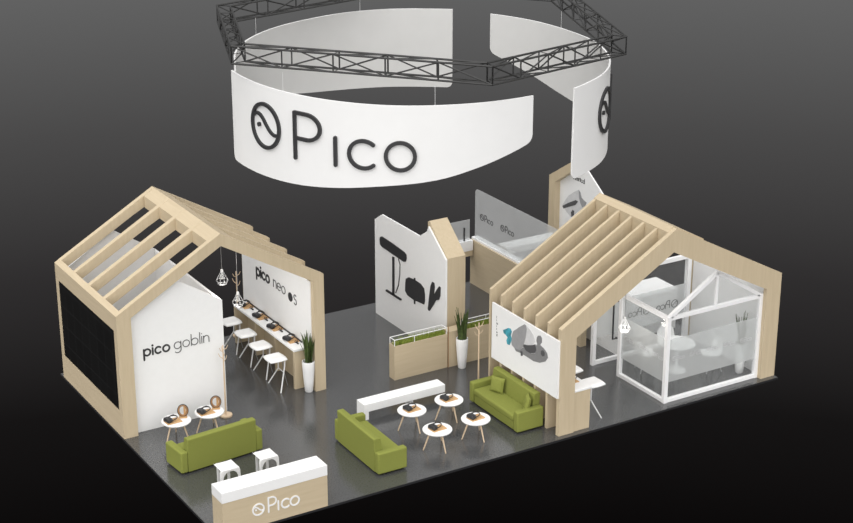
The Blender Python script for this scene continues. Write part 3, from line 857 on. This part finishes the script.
# ================================================================== right house
K_ = thing('slatted_house_frame', 'right timber house frame with a slatted left roof and wide front gable', 'house frame', (11.8, 1.5, 0), world=True)
def hl(x): return 2.64+1.82*(x-8.55)/3.15
def hr(x): return 4.46-1.75*(x-11.7)/3.34
MB().prism([(8.55, 0), (8.55, 2.64), (11.7, 4.46), (15.04, 2.71), (15.04, 0), (14.6, 0), (14.6, hr(14.6)-.57), (11.65, 3.90), (8.97, hl(8.97)-.52), (8.97, 0)], 'y', .13, .25).build('front_gable', 'wood', K_)
for k in range(1, 7):
    y = .13+.48*k
    MB().prism([(8.55, 0), (8.55, 2.635), (11.53, hl(11.53)-.005), (11.53, hl(11.53)-.5), (8.85, hl(8.85)-.5), (8.85, 0)], 'y', y, y+.075).build('slat', 'wood', K_)
MB().prism([(11.535, hl(11.535)+.01), (11.7, 4.48), (12.62, hr(12.62)+.03), (12.62, hr(12.62)-.06), (11.68, 4.30), (11.64, 3.85), (11.535, 3.85)], 'y', .252, 3.09).build('ridge_board', 'wood_y', K_)
gp2 = MB().box(8.50, 8.548, .16, 2.89, .945, 2.365).build('poster_panel', 'panel')
tag(gp2, 'white headset poster fixed to the slatted side above the green sofa', 'poster')
mp = on_left(8.50)
printed([(-2.402, 1.830), (-2.297, 1.890), (-2.184, 1.964), (-2.087, 1.978), (-2.032, 1.923), (-2.073, 1.817), (-2.026, 1.728), (-2.109, 1.552), (-2.215, 1.534), (-2.253, 1.616), (-2.203, 1.716), (-2.293, 1.752), (-2.374, 1.760)], 'teal', mp, 'teal_blot', gp2, .004, 'small teal blot')
printed([(-2.041, 1.653), (-2.028, 1.807), (-1.980, 1.948), (-1.750, 2.133), (-1.522, 2.295), (-1.453, 2.294), (-1.416, 2.218), (-1.451, 1.995), (-1.553, 1.729), (-1.670, 1.584), (-1.906, 1.554), (-2.021, 1.585)], 'grey_mid', mp, 'headset_print', gp2, .006, 'grey headset picture')
printed([(-1.453, 2.294), (-1.280, 2.242), (-1.141, 2.162), (-1.068, 2.032), (-1.182, 1.900), (-1.367, 1.831), (-1.521, 1.794), (-1.451, 1.995), (-1.416, 2.218)], 'grey_pale', mp, 'headset_print', gp2, .007)
printed([(-1.906, 1.554), (-1.670, 1.584), (-1.553, 1.708), (-1.413, 1.665), (-1.216, 1.677), (-1.056, 1.737), (-1.063, 1.903), (-0.999, 1.990), (-0.865, 2.019), (-0.721, 1.990), (-0.593, 1.924), (-0.556, 1.824), (-0.650, 1.694), (-0.872, 1.577), (-1.124, 1.521), (-1.382, 1.529), (-1.642, 1.525), (-1.842, 1.502)], 'grey', mp, 'headset_print', gp2, .009)
printed([(-1.553, 1.729), (-1.521, 1.794), (-1.367, 1.831), (-1.182, 1.900), (-1.065, 1.965), (-1.010, 1.844), (-1.073, 1.741), (-1.258, 1.671), (-1.413, 1.665)], 'grey_dark', mp, 'headset_print', gp2, .010)
printed([(-1.005, 2.160), (-0.957, 2.220), (-0.875, 2.250), (-0.814, 2.215), (-0.810, 2.113), (-0.881, 2.013), (-0.982, 1.996), (-1.019, 2.066)], 'grey', mp, 'headset_print', gp2, .010)
printed([(-0.826, 1.898), (-0.744, 1.940), (-0.676, 1.903), (-0.689, 1.815), (-0.771, 1.773), (-0.831, 1.813)], 'grey_dark', mp, 'headset_print', gp2, .012)
printed([(-1.652, 1.575), (-1.566, 1.597), (-1.562, 1.491), (-1.631, 1.455)], 'grey_dark', mp, 'headset_print', gp2, .012)
t = MB()   # vertical small caption
for i, c in enumerate('limited'):
    write(t, c, -2.68, 2.03-.075*i, .035, .010, mp, .004)
t.build('caption', 'ink_soft', gp2)

# bar in the right house
B2 = thing('bar_counter', 'short white topped wooden bar behind the right house front leg', 'counter', (9.2, 1.5, 0), world=True)
MB().box(8.98, 9.47, .15, 2.9, .985, 1.045).build('countertop', 'white', B2, bevel=.008)
MB().box(8.98, 9.43, .16, .24, 0, .985).build('end_panel', 'wood', B2)
MB().box(8.98, 9.43, 2.80, 2.88, 0, .985).build('end_panel', 'wood', B2)
MB().box(8.98, 9.03, .24, 2.80, 0, .985).build('back_board', 'wood_y', B2)

# glass meeting room
GR = thing('glass_meeting_room', 'white framed glass meeting room under the right house gable', 'glass room', (13.1, 1.6, 0), world=True)
def bar(p, q, s=.09, name='frame_bar'):
    p = Vector(p); q = Vector(q); d = (q-p); L = d.length; d.normalize()
    up = Vector((0, 0, 1)) if abs(d.z) < .9 else Vector((0, 1, 0))
    a = d.cross(up).normalized(); b_ = a.cross(d)
    h = s/2
    vs = [p+a*i*h+b_*j*h for i, j in ((-1, -1), (1, -1), (1, 1), (-1, 1))]+[q+a*i*h+b_*j*h for i, j in ((-1, -1), (1, -1), (1, 1), (-1, 1))]
    MB().add(vs, [(0, 1, 2, 3), (7, 6, 5, 4), (0, 4, 5, 1), (1, 5, 6, 2), (2, 6, 7, 3), (3, 7, 4, 0)]).build(name, 'frame_white', GR)
X0, X1, Y0 = 11.74, 14.55, .30
bar((X0, Y0, 0), (X0, Y0, 2.22), .10, 'post'); bar((X1, Y0, 0), (X1, Y0, 2.22), .10, 'post')
bar((X0, 2.07, 0), (X0, 2.07, 2.22), .10, 'post')
bar((X0+.05, Y0, .05), (X1-.05, Y0, .05)); bar((X0+.05, Y0, 2.17), (X1-.05, Y0, 2.17))
bar((X0, Y0+.05, .05), (X0, 2.02, .05)); bar((X0, Y0+.05, 2.17), (X0, 2.9, 2.17))
bar((X0+.03, Y0, 2.2), (13.14, Y0, 3.06)); bar((13.14, Y0, 3.06), (X1-.03, Y0, 2.2)); bar((13.14, Y0, 2.22), (13.14, Y0, 3.0), .07)
def pane(name, x0, x1, y0, y1, z0, z1, mat, par=None): return MB().box(x0, x1, y0, y1, z0, z1).build(name, mat, par or GR)
p1 = pane('glass_pane', X0+.05, X1-.05, Y0-.006, Y0+.006, .1, 2.12, 'glass')
p2 = pane('glass_pane', X0-.006, X0+.006, Y0+.05, 2.02, .1, 2.12, 'glass')
f1 = pane('frosted_band', X0+.06, X1-.06, Y0-.012, Y0-.008, .52, 1.62, 'frost'); f1['label'] = 'milky frosted band on the front glass'
f2 = pane('frosted_band', X0-.012, X0-.008, Y0+.06, 2.0, .52, 1.62, 'frost'); f2['label'] = 'milky frosted band on the side glass'
MB().prism([(X0+.12, 2.22), (13.14, 3.02), (X1-.12, 2.22)], 'y', Y0-.006, Y0+.006).build('glass_pane', 'glass', GR)
mp = on_front(Y0-.012)
for k in range(5):
    u = 11.92+k*.52; t = MB()
    emblem(t, u+.05, 1.10, .05, .012, mp, .003); write(t, 'PIco', u+.13, 1.05, .065, .012, mp, .003, gap=.25)
    t.build('lettering', 'grey_light', f1)
mp = on_left(X0-.012)
for k in range(3):
    u = -1.9+k*.56; t = MB()
    emblem(t, u+.05, 1.10, .05, .012, mp, .003); write(t, 'PIco', u+.13, 1.05, .065, .012, mp, .003, gap=.25)
    t.build('lettering', 'grey_light', f2)
# rear glazing with the door
YB = 2.95
bar((11.58, YB, 0), (11.58, YB, 2.38), .10, 'post'); bar((14.50, YB, 0), (14.50, YB, 2.38), .12, 'post')
bar((11.63, YB, .05), (14.44, YB, .05)); bar((11.63, YB, 2.35), (14.44, YB, 2.35), .10)
pane('glass_pane', 11.63, 14.43, YB-.006, YB+.006, .1, 2.30, 'glass')
f3 = pane('frosted_band', 11.66, 14.43, YB-.012, YB-.008, .72, 1.62, 'milk')
t = MB()
mpm = lambda u, v, h: (27.2-u, YB-.013-h, v)      # mirrored: reads from the far side
emblem(t, 13.10, 1.13, .10, .02, mpm, .003); write(t, 'PIco', 13.26, 1.05, .12, .02, mpm, .003, gap=.25)
emblem(t, 14.00, 1.13, .10, .02, mpm, .003); write(t, 'PIco', 14.16, 1.05, .12, .02, mpm, .003, gap=.25)
t.build('lettering', 'ink_soft', f3)
hd = MB().tube([(12.26, YB-.02, 1.60), (12.26, YB-.07, 1.60), (12.12, YB-.07, 1.60), (12.12, YB-.07, .60), (12.26, YB-.07, .60), (12.26, YB-.02, .60)], .022, 6).build('door_handle', 'black', GR); hd['label'] = 'long black door handle'

rw = MB().box(14.75, 14.93, .26, 3.06, 0, 2.55).build('white_side_wall', 'panel'); tag(rw, 'white side wall closing the right end of the glass meeting room', 'wall panel')
rs = MB().box(14.70, 14.98, 3.07, 3.15, 0, 2.4).build('wooden_edge_post', 'wood'); tag(rs, 'thin wooden post at the far end of the white side wall', 'post')
fg = MB().box(12.45, 12.49, 3.1, 5.6, 0, 1.7).build('partition_screen', 'panel'); tag(fg, 'plain pale partition standing behind the glass door with the black handle', 'partition')
ck = thing('white_cabinet', 'white block cabinet behind the glass meeting room', 'cabinet', (14.3, 4.2, 0), world=True)
MB().box(13.3, 14.85, 3.75, 4.65, 0, 1.08).build('body', 'panel', ck); MB().box(13.28, 14.87, 3.73, 4.67, 1.081, 1.12).build('top', 'white', ck)

# tulip table and shell chairs in the meeting room
tt = thing('pedestal_table', 'round white pedestal table inside the glass meeting room', 'table', (13.16, 1.62, 0), 0)
MB().lathe([(0, .71), (.42, .715), (.45, .735), (.44, .75), (0, .75)], 36).build('tabletop', 'white', tt, smooth=True)
MB().lathe([(.25, 0), (.25, .012), (.10, .04), (.035, .15), (.03, .45), (.06, .71)], 24).build('pedestal', 'white', tt, smooth=True)
def make_chair(label, loc, rz):
    c = thing('shell_chair', label, 'chair', loc, rz, 'white shell chairs')
    mb = MB(); n = 10; vs = []; fs = []
    prof = [(.24, .44), (.10, .42), (-.06, .42), (-.17, .45), (-.22, .52), (-.245, .62), (-.265, .74), (-.28, .83)]
    hw = [.19, .23, .24, .245, .25, .245, .22, .13]
    for (y, z), w in zip(prof, hw):
        for j in range(n+1):
            v = -1+2*j/n
            cup = .06*v*v
            if z < .5: vs.append((v*w, y, z+cup))
            else: vs.append((v*w, y+cup*1.6, z))
    m = len(vs); N = n+1
    for k in range(len(prof)):
        for j in range(N):
            x, y, z = vs[k*N+j]
            vs.append((x*.97, y-.012*(k > 3), z-.016*(k <= 3)))
    for k in range(len(prof)-1):
        for j in range(n):
            q = k*N+j
            fs.append((q, q+1, q+N+1, q+N)); fs.append((m+q, m+q+N, m+q+N+1, m+q+1))
    for k in range(len(prof)-1):
        for j in (0, n): fs.append((k*N+j, (k+1)*N+j, m+(k+1)*N+j, m+k*N+j))
    for j in range(n):
        for k in (0, len(prof)-1): fs.append((k*N+j, k*N+j+1, m+k*N+j+1, m+k*N+j))
    mb.add(vs, fs).build('shell', 'white', c, smooth=True)
    for sx in (-1, 1):
        for sy in (-1, 1):
            MB().tube([(.10*sx, .0+.10*sy, .415), (.21*sx, .02+.21*sy, 0)], .014, 8).build('leg', 'steel', c, smooth=True)
    return c
ch = make_chair('white shell chair left of the pedestal table behind the side glass', (12.50, 2.02, 0), -PI/2-.3)
dup(ch, (13.92, 1.20, 0), PI/2-.2, 'white shell chair right of the pedestal table near the front glass')
dup(ch, (13.42, 2.30, 0), PI-.2, 'white shell chair behind the pedestal table')

# ================================================================== light, sky, camera
w = bpy.data.worlds.new('studio'); sc.world = w; w.use_nodes = True
nt = w.node_tree; bgn = nt.nodes['Background']
tc = nt.nodes.new('ShaderNodeTexCoord'); sx = nt.nodes.new('ShaderNodeSeparateXYZ')
mr = nt.nodes.new('ShaderNodeMapRange'); mr.inputs[1].default_value = -1; mr.inputs[2].default_value = 1
rp_ = nt.nodes.new('ShaderNodeValToRGB'); cr = rp_.color_ramp
def setel(e, z, c): e.position = (z+1)/2; e.color = c+(1,)
stops = [(-.495, (.0030, .0025, .0025)), (-.43, (.0080, .0072, .0072)), (-.357, (.0295, .0275, .0280)), (-.28, (.070, .0685, .0685)), (-.205, (.122, .122, .122)),
         (0, (.17, .17, .17)), (.3, (.22, .22, .22)), (.6, (.60, .60, .60)), (1, (.75, .75, .75))]
setel(cr.elements[0], *stops[0]); setel(cr.elements[1], *stops[-1])
for s in stops[1:-1]:
    e = cr.elements.new((s[0]+1)/2); e.color = s[1]+(1,)
nt.links.new(tc.outputs['Generated'], sx.inputs[0]); nt.links.new(sx.outputs['Z'], mr.inputs[0])
nt.links.new(mr.outputs[0], rp_.inputs['Fac']); nt.links.new(rp_.outputs['Color'], bgn.inputs['Color'])
bgn.inputs['Strength'].default_value = 1.0

def sun(name, d, e, ang, col=(1, 1, 1)):
    l = bpy.data.lights.new(name, 'SUN'); l.energy = e; l.angle = math.radians(ang); l.color = col
    o = bpy.data.objects.new(name, l); COL.objects.link(o)
    o.rotation_euler = Vector(d).to_track_quat('Z', 'Y').to_euler(); o.location = (-10, -10, 20)
    return o
sun('key_sun', (-.45, -.51, .735), 4.2, 125, (1, .985, .965))
for lx, ly, lz in ((2.76, 5.5, 3.05), (3.43, 6.15, 2.13), (11.10, 1.13, 1.63)):
    pl_ = bpy.data.lights.new('pendant_light', 'POINT'); pl_.energy = 13; pl_.shadow_soft_size = .12; pl_.color = (1, .95, .88)
    po_ = bpy.data.objects.new('pendant_light', pl_); COL.objects.link(po_); po_.location = (lx, ly, lz)

cam = bpy.data.cameras.new('camera'); co = bpy.data.objects.new('camera', cam); COL.objects.link(co)
cam.sensor_width = 36; cam.lens = 36*1716/853; cam.clip_end = 500
Rm = ((.85638315, -.18419841, .48236796), (-.51634088, -.30550441, .80003697), (0, -.93420447, -.356738))
mw = Matrix(((Rm[0][0], -Rm[0][1], -Rm[0][2], -12.21993533), (Rm[1][0], -Rm[1][1], -Rm[1][2], -28.47198959), (Rm[2][0], -Rm[2][1], -Rm[2][2], 17.73528606), (0, 0, 0, 1)))
co.matrix_world = mw
sc.camera = co
sc.view_settings.view_transform = 'Standard'; sc.view_settings.look = 'None'
sc.view_settings.exposure = 0; sc.view_settings.gamma = 1
try: sc.view_settings.use_curve_mapping = False
except Exception: pass
sc.cycles.use_denoising = True
sc.cycles.transparent_max_bounces = 24
sc.cycles.max_bounces = 8
